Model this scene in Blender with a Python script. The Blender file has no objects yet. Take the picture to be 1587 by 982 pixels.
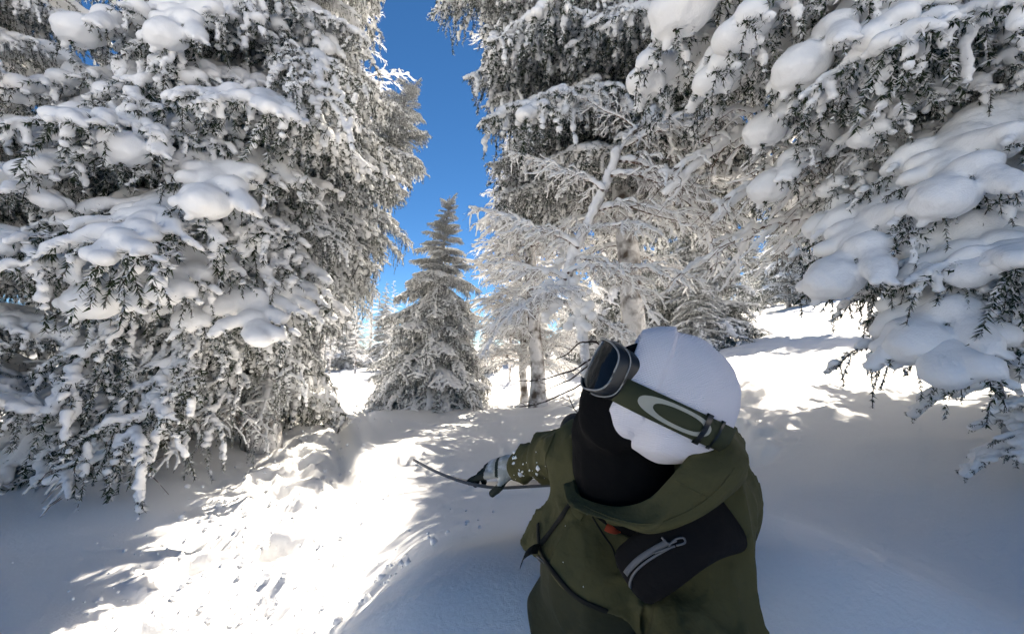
import bpy, math, random
import numpy as np
from mathutils import Vector, Matrix

sc = bpy.context.scene
COL = sc.collection
R = math.radians

# ---------------------------------------------------------------- camera
CAM = np.array([0.0, 0.0, 1.25]); PITCH = R(4.6); FPX = 666.0; CX, CY = 793.5, 491.0
cam = bpy.data.cameras.new('camera'); cam.sensor_width = 36.0; cam.lens = 36.0 * FPX / 1587.0
cam.clip_start = 0.02; cam.clip_end = 2000
co = bpy.data.objects.new('camera', cam); COL.objects.link(co)
co.location = CAM; co.rotation_euler = (R(90) + PITCH, 0, 0); sc.camera = co
# ---------------------------------------------------------------- light
SUN_EL, SUN_AZ = R(40), R(4)          # azimuth from +Y, positive to +X
w = bpy.data.worlds.new('World'); sc.world = w; w.use_nodes = True
nt = w.node_tree; nt.nodes.clear()
sky = nt.nodes.new('ShaderNodeTexSky'); sky.sky_type = 'NISHITA'; sky.sun_disc = False
sky.sun_elevation = SUN_EL; sky.sun_rotation = SUN_AZ
sky.altitude = 4000; sky.air_density = 1.0; sky.dust_density = 0.0; sky.ozone_density = 5.0
bg = nt.nodes.new('ShaderNodeBackground'); bg.inputs[1].default_value = 0.052
wo = nt.nodes.new('ShaderNodeOutputWorld')
hs_ = nt.nodes.new('ShaderNodeHueSaturation'); hs_.inputs['Saturation'].default_value = 1.2
nt.links.new(sky.outputs[0], hs_.inputs['Color']); nt.links.new(hs_.outputs[0], bg.inputs[0]); nt.links.new(bg.outputs[0], wo.inputs[0])
sl = bpy.data.lights.new('sun', 'SUN'); sl.energy = 5.0; sl.angle = R(0.53); sl.color = (1.0, 0.985, 0.965)
so = bpy.data.objects.new('sun', sl); COL.objects.link(so)
sd = Vector((math.sin(SUN_AZ) * math.cos(SUN_EL), math.cos(SUN_AZ) * math.cos(SUN_EL), math.sin(SUN_EL)))
so.rotation_euler = sd.to_track_quat('Z', 'Y').to_euler(); so.location = (0, 0, 30)
vs = sc.view_settings; vs.view_transform = 'Standard'; vs.look = 'None'; vs.gamma = 1.0
vs.use_curve_mapping = False; vs.exposure = 1.58
vs.use_white_balance = True; vs.white_balance_temperature = 7800; vs.white_balance_tint = 10
sc.render.engine = 'CYCLES'
sc.cycles.max_bounces = 5; sc.cycles.diffuse_bounces = 4; sc.cycles.glossy_bounces = 2
sc.cycles.use_adaptive_sampling = True; sc.cycles.adaptive_threshold = 0.05
sc.cycles.transparent_max_bounces = 4; sc.cycles.use_denoising = True

# ---------------------------------------------------------------- helpers
FW = np.array([0, math.cos(PITCH), math.sin(PITCH)]); UP = np.array([0, -math.sin(PITCH), math.cos(PITCH)])
RT = np.array([1.0, 0, 0])
def P(px, py, d):
    """world point seen at a pixel of the photograph, at a given depth along the view axis"""
    return CAM + FW * d + RT * ((px - CX) / FPX * d) - UP * ((py - CY) / FPX * d)

def _hash(ix, iy, iz, seed):
    h = (ix * 374761393 + iy * 668265263 + iz * 1274126177 + seed * 362437) & 0xffffffff
    h = ((h ^ (h >> 13)) * 1274126177) & 0xffffffff
    h = (h ^ (h >> 16)) & 0xffff
    return h.astype(np.float64) / 65535.0
def noise(x, y, z=0.0, seed=0):
    """smooth value noise, -1..1"""
    x, y, z = np.broadcast_arrays(np.asarray(x, float), np.asarray(y, float), np.asarray(z, float))
    fx, fy, fz = np.floor(x), np.floor(y), np.floor(z)
    ix, iy, iz = fx.astype(np.int64), fy.astype(np.int64), fz.astype(np.int64)
    u, v, t = x - fx, y - fy, z - fz
    u = u * u * u * (u * (u * 6 - 15) + 10); v = v * v * v * (v * (v * 6 - 15) + 10); t = t * t * t * (t * (t * 6 - 15) + 10)
    def c(a, b, d): return _hash(ix + a, iy + b, iz + d, seed)
    x00 = c(0,0,0) * (1-u) + c(1,0,0) * u; x10 = c(0,1,0) * (1-u) + c(1,1,0) * u
    x01 = c(0,0,1) * (1-u) + c(1,0,1) * u; x11 = c(0,1,1) * (1-u) + c(1,1,1) * u
    return 2 * ((x00 * (1-v) + x10 * v) * (1-t) + (x01 * (1-v) + x11 * v) * t) - 1
def fbm(x, y, z=0.0, seed=0, octs=3):
    s = 0; a = 1.0; f = 1.0
    for k in range(octs):
        s = s + a * noise(np.asarray(x) * f, np.asarray(y) * f, np.asarray(z) * f, seed + k * 17); a *= 0.5; f *= 2.03
    return s
def sstep(a, b, x):
    t = np.clip((np.asarray(x, float) - a) / (b - a), 0, 1); return t * t * (3 - 2 * t)

class Buf:
    """collects polygons of one corner count each; build() makes ONE mesh"""
    def __init__(s): s.v = []; s.f = []; s.n = 0; s.a = []
    def add(s, V, F, attr=None):
        V = np.asarray(V, np.float32).reshape(-1, 3); F = np.asarray(F, np.int64)
        s.v.append(V); s.f.append(F + s.n); s.n += len(V)
        s.a.append(np.full(len(V), 0.0, np.float32) if attr is None else np.broadcast_to(np.asarray(attr, np.float32), (len(V),)))
    def tube(s, pts, rad, n=5, cap=True):
        pts = np.asarray(pts, float); m = len(pts); rad = np.broadcast_to(np.asarray(rad, float), (m,))
        t = np.gradient(pts, axis=0); t /= np.linalg.norm(t, axis=1, keepdims=True) + 1e-9
        ref = np.where(np.abs(t[:, 2:3]) > 0.9, np.array([[1.0, 0, 0]]), np.array([[0, 0, 1.0]]))
        a = np.cross(t, ref); a /= np.linalg.norm(a, axis=1, keepdims=True) + 1e-9; b = np.cross(t, a)
        th = np.arange(n) / n * 2 * np.pi
        V = pts[:, None] + rad[:, None, None] * (a[:, None] * np.cos(th)[None, :, None] + b[:, None] * np.sin(th)[None, :, None])
        i = np.arange(m - 1)[:, None] * n; j = np.arange(n)[None]; k = (j + 1) % n
        F = np.stack([i + j, i + k, i + n + k, i + n + j], -1).reshape(-1, 4)
        s.add(V.reshape(-1, 3), F)
        if cap:
            c = np.array([[0] * 0 + list(range(n))]); 
            s.f.append(c[:, ::-1] + s.n - m * n); s.f.append(c + s.n - n)
    def grid(s, V, attr=None, closed_u=False):
        """V is (m, n, 3)"""
        V = np.asarray(V, float); m, n = V.shape[:2]
        i = np.arange(m - 1)[:, None] * n; j = np.arange(n if closed_u else n - 1)[None]; k = (j + 1) % n
        s.add(V.reshape(-1, 3), np.stack([i + j, i + k, i + n + k, i + n + j], -1).reshape(-1, 4), attr)
    def arrays(s): return np.concatenate(s.v), s.f, np.concatenate(s.a)
    def mesh(s, name, smooth=True, attr=None):
        me = bpy.data.meshes.new(name)
        V = np.concatenate(s.v); F = [f for f in s.f if len(f)]
        me.vertices.add(len(V)); me.vertices.foreach_set('co', V.astype(np.float32).ravel())
        lv = np.concatenate([f.ravel() for f in F]); tot = np.concatenate([np.full(len(f), f.shape[1]) for f in F])
        me.loops.add(len(lv)); me.loops.foreach_set('vertex_index', lv.astype(np.int32))
        me.polygons.add(len(tot)); st = np.concatenate([[0], np.cumsum(tot)[:-1]])
        me.polygons.foreach_set('loop_start', st.astype(np.int32)); me.polygons.foreach_set('loop_total', tot.astype(np.int32))
        me.polygons.foreach_set('use_smooth', np.full(len(tot), smooth))
        if attr:
            a = me.attributes.new(attr, 'FLOAT', 'POINT'); a.data.foreach_set('value', np.concatenate(s.a))
        me.update(calc_edges=True)
        return me

def obj(name, me, mat=None, parent=None):
    if isinstance(me, Buf): me = me.mesh(name)
    if mat is not None and len(me.materials) == 0: me.materials.append(mat)
    o = bpy.data.objects.new(name, me); COL.objects.link(o)
    if parent is not None: o.parent = parent
    return o
def empty(name, loc=(0, 0, 0)):
    o = bpy.data.objects.new(name, None); COL.objects.link(o); o.location = loc; o.empty_display_size = 0.1; return o
def tag(o, label=None, cat=None, group=None, kind=None):
    if label: o['label'] = label
    if cat: o['category'] = cat
    if group: o['group'] = group
    if kind: o['kind'] = kind
    return o

def surface_nets(Fv, org, h):
    """mesh of the zero level of a sampled field (inside < 0); returns verts, quads"""
    S = Fv < 0
    nx, ny, nz = Fv.shape
    c = S[:-1, :-1, :-1].astype(np.int8)
    corners = [(a, b, d) for a in (0, 1) for b in (0, 1) for d in (0, 1)]
    cnt = np.zeros((nx-1, ny-1, nz-1), np.int8)
    for a, b, d in corners: cnt += S[a:nx-1+a, b:ny-1+b, d:nz-1+d]
    act = np.argwhere((cnt > 0) & (cnt < 8))
    idx = np.full((nx-1, ny-1, nz-1), -1, np.int64); idx[act[:, 0], act[:, 1], act[:, 2]] = np.arange(len(act))
    val = np.stack([Fv[act[:, 0]+a, act[:, 1]+b, act[:, 2]+d] for a, b, d in corners], 1)
    cc = np.array(corners, float)
    acc = np.zeros((len(act), 3)); n = np.zeros(len(act))
    for i in range(8):
        for j in range(i + 1, 8):
            if np.abs(cc[i] - cc[j]).sum() != 1: continue
            a, b = val[:, i], val[:, j]; m = (a < 0) != (b < 0)
            t = np.where(m, a / np.where(m, a - b, 1), 0)
            acc += np.where(m[:, None], cc[i] + t[:, None] * (cc[j] - cc[i]), 0); n += m
    V = org + h * (act + acc / n[:, None])
    Q = []
    for ax in range(3):
        sl0 = [slice(None)] * 3; sl1 = [slice(None)] * 3; sl0[ax] = slice(0, -1); sl1[ax] = slice(1, None)
        A, B = S[tuple(sl0)], S[tuple(sl1)]
        e = np.argwhere(A != B)
        o1, o2 = [(1, 2), (2, 0), (0, 1)][ax]
        e = e[(e[:, o1] > 0) & (e[:, o2] > 0) & (e[:, o1] < Fv.shape[o1]-1) & (e[:, o2] < Fv.shape[o2]-1)]
        def ci(d1, d2):
            q = e.copy(); q[:, o1] -= d1; q[:, o2] -= d2; return idx[q[:, 0], q[:, 1], q[:, 2]]
        q = np.stack([ci(1, 1), ci(0, 1), ci(0, 0), ci(1, 0)], 1)
        inside = S[e[:, 0], e[:, 1], e[:, 2]]
        q = np.where(inside[:, None], q, q[:, ::-1]); Q.append(q)
    return V, np.concatenate(Q)

def blobs(points, radii, h, zs=1.0, seed=0, lump=0.0, iso=0.22):
    """smooth union of many balls (one lump of snow) as a mesh"""
    pts = np.asarray(points, float); rr = np.asarray(radii, float) / 0.72
    org = (pts - rr[:, None]).min(0) - 2 * h; top = (pts + rr[:, None]).max(0) + 2 * h
    n = np.ceil((top - org) / h).astype(int) + 1
    F = np.zeros(n, np.float32)
    ax = [org[k] + h * np.arange(n[k]) for k in range(3)]
    lo = np.maximum(((pts - rr[:, None] - org) / h).astype(int), 0); hi = np.minimum(((pts + rr[:, None] - org) / h).astype(int) + 2, n)
    for p, r, a, b in zip(pts, rr, lo, hi):
        X = ((ax[0][a[0]:b[0]] - p[0]) / r) ** 2; Y = ((ax[1][a[1]:b[1]] - p[1]) / r) ** 2; Z = ((ax[2][a[2]:b[2]] - p[2]) / (r * zs)) ** 2
        q = 1 - (X[:, None, None] + Y[None, :, None] + Z[None, None, :]); np.maximum(q, 0, out=q)
        F[a[0]:b[0], a[1]:b[1], a[2]:b[2]] += (q * q) ** 2
    F = np.sqrt(F)
    if lump:
        k = np.argwhere((F > 0.02) & (F < 0.8)); wp = org + h * k
        F[k[:, 0], k[:, 1], k[:, 2]] += lump * fbm(wp[:, 0] * 11, wp[:, 1] * 11, wp[:, 2] * 11, seed, 2) + .5 * lump * noise(wp[:, 0] * 37, wp[:, 1] * 37, wp[:, 2] * 37, seed + 5)
    return surface_nets(iso - F, org, h)

# ---------------------------------------------------------------- materials
def mat(name, col, rough=0.8, spec=0.3, bump=None, vary=None, **kw):
    m = bpy.data.materials.new(name); m.use_nodes = True; t = m.node_tree; b = t.nodes['Principled BSDF']
    b.inputs['Base Color'].default_value = (*col, 1); b.inputs['Roughness'].default_value = rough
    b.inputs['Specular IOR Level'].default_value = spec
    tc = t.nodes.new('ShaderNodeTexCoord')
    if vary:                                    # second colour mixed in by noise of a given scale
        nz = t.nodes.new('ShaderNodeTexNoise'); nz.inputs['Scale'].default_value = vary[1]; nz.inputs['Detail'].default_value = 5
        t.links.new(tc.outputs['Object'], nz.inputs['Vector'])
        rp = t.nodes.new('ShaderNodeValToRGB'); rp.color_ramp.elements[0].position = vary[2]; rp.color_ramp.elements[1].position = vary[3]
        rp.color_ramp.elements[0].color = (*col, 1); rp.color_ramp.elements[1].color = (*vary[0], 1)
        t.links.new(nz.outputs['Fac'], rp.inputs['Fac']); t.links.new(rp.outputs['Color'], b.inputs['Base Color'])
    prev = None
    for sc_, st, ds in (bump or []):
        nz = t.nodes.new('ShaderNodeTexNoise'); nz.inputs['Scale'].default_value = sc_; nz.inputs['Detail'].default_value = 4
        t.links.new(tc.outputs['Object'], nz.inputs['Vector'])
        bp = t.nodes.new('ShaderNodeBump'); bp.inputs['Strength'].default_value = st; bp.inputs['Distance'].default_value = ds
        t.links.new(nz.outputs['Fac'], bp.inputs['Height'])
        if prev: t.links.new(prev.outputs['Normal'], bp.inputs['Normal'])
        prev = bp
    if prev: t.links.new(prev.outputs['Normal'], b.inputs['Normal'])
    for k, v in kw.items(): b.inputs[k].default_value = v
    return m
SNOW = (0.915, 0.91, 0.90)
M = {}
M['ground'] = mat('snow_ground', SNOW, 0.75, 0.25, bump=[(2.6, 0.20, 0.06), (70.0, 0.30, 0.008), (420, 0.4, 0.003)])
M['snow'] = mat('snow_load', (0.91, 0.91, 0.91), 0.8, 0.2, bump=[(14.0, 0.25, 0.03), (120.0, 0.35, 0.006)])
M['bark'] = mat('bark', (0.11, 0.09, 0.075), 0.95, 0.1, bump=[(26, 0.9, 0.02)], vary=((0.74, 0.73, 0.73), 4.5, 0.36, 0.56))
M['twig'] = mat('twig', (0.045, 0.032, 0.026), 0.95, 0.1, vary=((0.7, 0.7, 0.71), 22.0, 0.55, 0.68))
M['larch_twig'] = mat('larch_twig', (0.11, 0.070, 0.052), 0.95, 0.1, vary=((0.78, 0.74, 0.73), 16.0, 0.5, 0.62))
def needle_mat(name, dark, light):
    m = bpy.data.materials.new(name); m.use_nodes = True; t = m.node_tree; b = t.nodes['Principled BSDF']
    at = t.nodes.new('ShaderNodeAttribute'); at.attribute_name = 'frost'
    rp = t.nodes.new('ShaderNodeValToRGB'); e = rp.color_ramp.elements
    e[0].position = 0.40; e[0].color = (*dark, 1); e[1].position = 0.62; e[1].color = (*light, 1)
    t.links.new(at.outputs['Fac'], rp.inputs['Fac']); t.links.new(rp.outputs['Color'], b.inputs['Base Color'])
    b.inputs['Roughness'].default_value = 0.8; b.inputs['Specular IOR Level'].default_value = 0.15
    return m
M['needle'] = needle_mat('frosted_needles', (0.035, 0.050, 0.028), (0.80, 0.80, 0.81))

# ---------------------------------------------------------------- ground
def path_x(y): return -0.55 - 0.40 * y + 0.05 * np.sin(y * 0.7)
rngF = np.random.default_rng(5)
FEET = []
for k in range(34):
    yy = 2.0 + k * 0.34 + rngF.uniform(-.1, .1)
    FEET.append((path_x(yy) + rngF.choice([-0.42, -0.12, 0.18]) + rngF.uniform(-.12, .12), yy, rngF.uniform(.10, .14), rngF.uniform(.17, .25), rngF.uniform(.06, .12), rngF.uniform(-.6, .6)))
def height(x, y, fine=True):
    x = np.asarray(x, float); y = np.asarray(y, float)
    r = np.hypot(x, y)
    z = 0.006 * np.clip(y - 6, 0, 30) + 0.0 * x
    xs = x - 0.35
    z = z + 0.225 * 0.5 * (xs + np.sqrt(xs * xs + 0.35))                            # hillside rising to the right
    nearf = np.exp(-((y - 1.25) / np.where(y < 1.25, 0.55, 1.55)) ** 2)
    z = z + 0.57 * nearf * np.exp(-(np.minimum(x + 0.20, 0) / 0.55) ** 2) * (1 - 0.75 * sstep(0.6, 1.9, x))  # powder bank the rider ploughs through
    z = z + 0.16 * fbm(x * 0.22 + 3, y * 0.22, 0, 1, 3) * sstep(1.5, 8, r) + 0.9 * (fbm(x * 0.03, y * 0.03, 0, 2, 2) + .8) * sstep(20, 90, r)
    z = z + 0.035 * fbm(x * 1.1, y * 1.1, 0, 3, 2)
    z = z + 0.25 * np.exp(-((x + 5.5) / 2.2) ** 2 - ((y - 5.5) / 2.5) ** 2)          # mound by the left spruces
    # trodden path
    u = x - path_x(y); band = np.exp(-(u / 0.75) ** 4) * sstep(0.8, 2.0, y) * (1 - sstep(22, 40, y))
    z = z - 0.10 * band
    z = z - 0.10 * np.exp(-((u - 0.62) / 0.10) ** 2) * sstep(3.0, 4.5, y) * (1 - sstep(20, 30, y)) + 0.07 * np.exp(-((u - 0.86) / 0.16) ** 2) * sstep(3, 4.5, y) * (1 - sstep(20, 30, y))
    z = z - 0.07 * np.exp(-((u - 1.15) / 0.11) ** 2) * sstep(6, 8, y) * (1 - sstep(20, 30, y))
    # broken snow step on the hillside and the old track leading to it
    ex = x - (2.25 + 0.10 * (y - 4.2)) + .10 * noise(x * 2.2, y * 2.2, 0, 31) + .05 * noise(x * 6, y * 6, 0, 32); on = sstep(3.4, 3.9, y) * (1 - sstep(5.6, 6.4, y))
    z = z + on * (-0.24 * np.exp(-(np.minimum(ex, 0) / 0.6) ** 2) * (1 - sstep(-.10, .07, ex)) + 0.05 * np.exp(-((ex - .1) / 0.25) ** 2))
    if fine:
        rough = band * (1 - 0.55 * sstep(0.5, 0.8, np.abs(u)))
        z = z + rough * (0.034 * fbm(x * 4.5, y * 4.5, 0, 7, 4) + 0.012 * np.abs(noise(x * 17, y * 17, 0, 9)))
        z = z + on * np.exp(-(ex / 0.3) ** 2) * 0.05 * fbm(x * 8, y * 8, 0, 12, 2)
        hs = sstep(1.5, 2.2, x) * sstep(3.5, 4.5, y) * (1 - sstep(9, 13, y))
        z = z + hs * 0.035 * fbm(x * 4.5, y * 4.5, 0, 13, 3)
        for fx, fy, a, b, d, rot in FEET:
            m = (np.abs(x - fx) < 0.5) & (np.abs(y - fy) < 0.5)
            if not m.any(): continue
            dx, dy = x[m] - fx, y[m] - fy; c, s_ = math.cos(rot), math.sin(rot)
            q = ((dx * c + dy * s_) / a) ** 2 + ((-dx * s_ + dy * c) / b) ** 2
            z[m] += -d * np.exp(-q ** 2) + 0.25 * d * np.exp(-((np.sqrt(q) - 1.35) / 0.3) ** 2)
    return z
def gz(x, y): return float(height(np.array([float(x)]), np.array([float(y)]), False)[0])

# one sheet, fine in front of the camera and coarse behind it and far away
front = np.linspace(-62, 62, 620); back = np.linspace(62, 298, 70)[1:-1]
ang = np.radians(np.concatenate([front, back]))
rad = np.concatenate([[0.05, 0.2, 0.35, 0.5, 0.6], np.geomspace(0.7, 60, 520), np.geomspace(64, 1500, 40)])
TH, RR = np.meshgrid(ang, rad)
GX, GY = RR * np.sin(TH), RR * np.cos(TH)
GZ = height(GX.ravel(), GY.ravel()).reshape(GX.shape)
far = sstep(60, 400, RR); GZ = GZ * (1 - far) + np.clip(GZ, -6, 22) * far
g = Buf(); g.grid(np.stack([GX, GY, GZ], -1)[:, ::-1], closed_u=True)
c0 = g.n; nA = len(ang)
g.v.append(np.array([[0, 0, GZ[0].mean()]], np.float32)); g.a.append(np.zeros(1, np.float32)); g.n += 1
jj = np.arange(nA); g.f.append(np.stack([jj, np.full(nA, c0), (jj + 1) % nA], 1))
tag(obj('snow_ground', g, M['ground']), 'deep snow covering the forest floor and the hillside', kind='structure')

# loose crumbs of snow kicked out along the path
def ico():
    t = (1 + 5 ** .5) / 2
    V = np.array([(-1,t,0),(1,t,0),(-1,-t,0),(1,-t,0),(0,-1,t),(0,1,t),(0,-1,-t),(0,1,-t),(t,0,-1),(t,0,1),(-t,0,-1),(-t,0,1)]) / math.sqrt(1 + t * t)
    F = np.array([(0,11,5),(0,5,1),(0,1,7),(0,7,10),(0,10,11),(1,5,9),(5,11,4),(11,10,2),(10,7,6),(7,1,8),(3,9,4),(3,4,2),(3,2,6),(3,6,8),(3,8,9),(4,9,5),(2,4,11),(6,2,10),(8,6,7),(9,8,1)])
    return V, F
IV, IF = ico()
rng = np.random.default_rng(11)
cy = 1.8 + 14 * rng.random(1500) ** 1.7; cx = path_x(cy) + rng.normal(0.05, 0.48, 1500)
cz = height(cx, cy); cr = 0.006 + 0.022 * rng.random(1500) ** 4
cb = Buf()
for a, b, z_, r_ in zip(cx, cy, cz, cr):
    cb.add(np.array([a, b, z_ + r_ * 0.3]) + IV * r_ * rng.uniform(.6, 1.3, (12, 1)), IF)
tag(obj('snow_crumbs', cb, M['snow']), 'loose crumbs of snow scattered along the trodden path', 'snow', kind='stuff')

# ---------------------------------------------------------------- branch makers (root at origin, reaching along +X, hanging along -Z)
def needles(buf, pts, dens, ln, wd, rng, frost=0.5, spread=0.9):
    pts = np.asarray(pts, float); seg = np.linalg.norm(np.diff(pts, axis=0), axis=1); L = seg.sum(); n = max(3, int(L * dens))
    s = np.sort(rng.random(n)) * L; cs = np.concatenate([[0], np.cumsum(seg)])
    p = np.stack([np.interp(s, cs, pts[:, k]) for k in range(3)], 1)
    i = np.clip(np.searchsorted(cs, s) - 1, 0, len(seg) - 1); d = np.diff(pts, axis=0)[i] / (seg[i][:, None] + 1e-9)
    q = rng.normal(size=(n, 3)); q -= d * (q * d).sum(1, keepdims=True); q /= np.linalg.norm(q, axis=1, keepdims=True) + 1e-9
    v = d * rng.uniform(.35, 1.0, (n, 1)) + q * spread; v /= np.linalg.norm(v, axis=1, keepdims=True)
    sd_ = np.cross(v, rng.normal(size=(n, 3))); sd_ /= np.linalg.norm(sd_, axis=1, keepdims=True) + 1e-9
    l = ln * rng.uniform(.6, 1.25, (n, 1)); wv = sd_ * wd * rng.uniform(.7, 1.3, (n, 1))
    V = np.stack([p - wv, p + wv, p + v * l], 1).reshape(-1, 3)
    fr = np.clip(frost + 0.30 * q[:, 2] + rng.normal(0, .22, n), 0, 1)
    buf.add(V, np.arange(3 * n).reshape(-1, 3), np.repeat(fr, 3))

def hang(p, d, l, n=5, fall=0.6, rng=None):
    s = np.linspace(0, 1, n)[:, None]; d = np.asarray(d, float)
    q = p + d * l * s + np.array([0, 0, -fall * l]) * s ** 2
    if rng is not None: q[1:] += rng.normal(0, 0.03 * l, (n - 1, 3))
    return q

def spruce_bough(seed, L=2.0, droop=0.45, hangl=0.28, snow=1.0, dens=230, ln=0.042, wd=0.0055, nside=18, h=0.017, frost=0.48, fan=0.42, coat=0.75, lumps=4):
    rng = np.random.default_rng(seed)
    W, N = Buf(), Buf(); SP, SR = [], []
    t = np.linspace(0, 1, 14)
    main = np.stack([L * (t - 0.10 * droop * t ** 2), 0.05 * L * np.sin(t * 4 + seed), 0.10 * L * t - droop * L * t ** 2.1], 1)
    W.tube(main, 0.024 * L / 2 * (1.05 - t) + 0.004, 6)
    def at(u): return np.array([np.interp(u, t, main[:, k]) for k in range(3)])
    def put(p, r): SP.append(p); SR.append(r)
    for u in np.arange(0.06, 1.0, 0.016):
        r = snow * (0.050 + 0.035 * math.sin(math.pi * min(u * 1.15, 1)) + 0.020 * noise(u * 7, seed, 0)) 
        if noise(u * 4.3, seed * 3.1, 1.7) > 0.62: continue
        put(at(u) + np.array([0, rng.normal(0, .02), r * 0.62]), max(r, .03))
    for k in range(lumps):
        u = rng.uniform(.15, .72); r = snow * rng.uniform(.085, .125) * (1.1 - .4 * u); c0_ = at(u); tn = at(min(u + .05, 1)) - at(max(u - .05, 0)); tn /= np.linalg.norm(tn)
        for e in range(8): put(c0_ + tn * rng.uniform(-2.2, 2.2) * r + np.array([0, rng.normal(0, .75 * r), rng.uniform(.15, .55) * r]), r * rng.uniform(.45, .85))
    tw = []
    for i in range(nside):
        u = 0.10 + 0.88 * (i + rng.uniform(-.3, .3)) / nside; sgn = 1 if i % 2 else -1
        l = L * (fan * (1 - u) ** 0.75 + 0.10) * rng.uniform(.75, 1.2); a = R(rng.uniform(42, 68))
        sp = hang(at(u), (math.cos(a), sgn * math.sin(a), rng.uniform(-.12, .10)), l, 7, 0.30 + 0.35 * droop, rng)
        W.tube(sp, np.linspace(.009, .003, 7) * L / 2, 4, False); tw.append(sp)
        needles(N, sp[1:], dens * 1.2, ln, wd, rng, frost)
        keep = rng.uniform(.55, 1.0); off = rng.uniform(0, 9)
        for s in np.arange(0.0, keep, 0.028 / max(l, .1)):
            r = snow * (0.050 - 0.024 * s + 0.014 * noise(s * 5, off, 0))
            p = np.array([np.interp(s * 6, range(7), sp[:, k]) for k in range(3)])
            put(p + np.array([0, rng.normal(0, .008), r * .55]), max(r, .016))
        m = int(l / 0.055)
        for j in range(m):
            s = (j + .6) / m; p = np.array([np.interp(s * 6, range(7), sp[:, k]) for k in range(3)])
            for side in (-1, 1):
                ll = rng.uniform(.05, .13) * (1.25 - s * .5); b = a * sgn + side * R(rng.uniform(35, 60))
                q = hang(p, (math.cos(b), math.sin(b), rng.uniform(-.3, .05)), ll, 4, .5, rng)
                needles(N, q, dens, ln, wd, rng, frost)
                if rng.random() < coat * .7:
                    r = rng.uniform(.016, .030) * min(snow, 1.3)
                    for e in (.35, .7, 1.0): put(q[min(3, int(e * 3))] + np.array([0, 0, r * .5]), r * (1.15 - .4 * e))
            if rng.random() < 0.75:
                ll = hangl * rng.uniform(.35, 1.15); q = hang(p, (rng.normal(0, .2), rng.normal(0, .2), -.5), ll, 5, .6, rng)
                W.tube(q, .0026, 3, False); needles(N, q, dens * 1.1, ln * .9, wd, rng, frost - .03, .75)
                if rng.random() < coat:
                    a0 = rng.uniform(0, .4); a1 = rng.uniform(.5, 1.0)
                    for e in np.arange(a0, a1, .022 / ll):
                        r = rng.uniform(.018, .032); put(np.array([np.interp(e * 4, range(5), q[:, k]) for k in range(3)]) + rng.normal(0, .007, 3), r)
    for u in np.arange(.15, 1, .03):
        ll = hangl * rng.uniform(.5, 1.3); q = hang(at(u), (rng.normal(0, .2), rng.normal(0, .35), -.5), ll, 5, .6, rng)
        needles(N, q, dens, ln, wd, rng, frost - .05, .75)
    needles(N, main[8:], dens * 1.6, ln, wd, rng, frost)
    V, Q = blobs(SP, SR, h, 0.72, seed, 0.095)
    S = Buf(); S.add(V, Q)
    return W, N, S

def larch_branch(seed, L=2.2, rise=0.15, droop=0.35, h=0.0125, nside=20, snow=1.0, thick=1.0):
    rng = np.random.default_rng(seed); W = Buf(); SP, SR = [], []
    t = np.linspace(0, 1, 14)
    main = np.stack([L * t, 0.06 * L * np.sin(t * 5 + seed) + .02 * L * np.sin(t * 13 + seed), rise * L * t - droop * L * t ** 2 + .015 * L * np.sin(t * 11)], 1)
    W.tube(main, thick * (0.022 * L / 2.2 * (1.02 - t)) + 0.004, 6)
    def cover(q, r, frac):
        seg = np.linalg.norm(np.diff(q, axis=0), axis=1).sum(); off = rng.uniform(0, 50)
        for e in np.arange(0.02, 1, max(.013, r * .7) / seg):
            if noise(e * seg * 4.5, off, 0) > frac: continue
            rr = r * (1.12 - .45 * e) * (1 + .3 * noise(e * seg * 9, off, 4))
            SP.append(np.array([np.interp(e * (len(q) - 1), range(len(q)), q[:, k]) for k in range(3)]) + np.array([0, 0, rr * .75])); SR.append(max(rr, .011))
    cover(main, .042 * snow, .75)
    def at(u): return np.array([np.interp(u, t, main[:, k]) for k in range(3)])
    for i in range(nside):
        u = .08 + .9 * (i + rng.uniform(-.4, .4)) / nside; sgn = 1 if i % 2 else -1
        l = L * (.34 * (1 - u) ** .8 + .09) * rng.uniform(.6, 1.25); a = R(rng.uniform(35, 75))
        sp = hang(at(u), (math.cos(a), sgn * math.sin(a), rng.uniform(-.35, .25)), l, 8, rng.uniform(.05, .45), rng)
        W.tube(sp, np.linspace(.0085, .003, 8), 4, False); cover(sp, .024 * snow, .45)
        for j in range(int(l / .06)):
            s = rng.uniform(.1, 1); p = np.array([np.interp(s * 7, range(8), sp[:, k]) for k in range(3)])
            b = a * sgn + R(rng.choice([-1, 1]) * rng.uniform(25, 80)); ll = rng.uniform(.07, .24)
            q = hang(p, (math.cos(b), math.sin(b), rng.uniform(-.8, .15)), ll, 5, .5, rng)
            W.tube(q, np.linspace(.0042, .002, 5), 3, False)
            if rng.random() < .55: cover(q, .014 * snow, .3)
    V, Q = blobs(SP, SR, h, .9, seed, .04)
    S = Buf(); S.add(V, Q)
    return W, S

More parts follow.
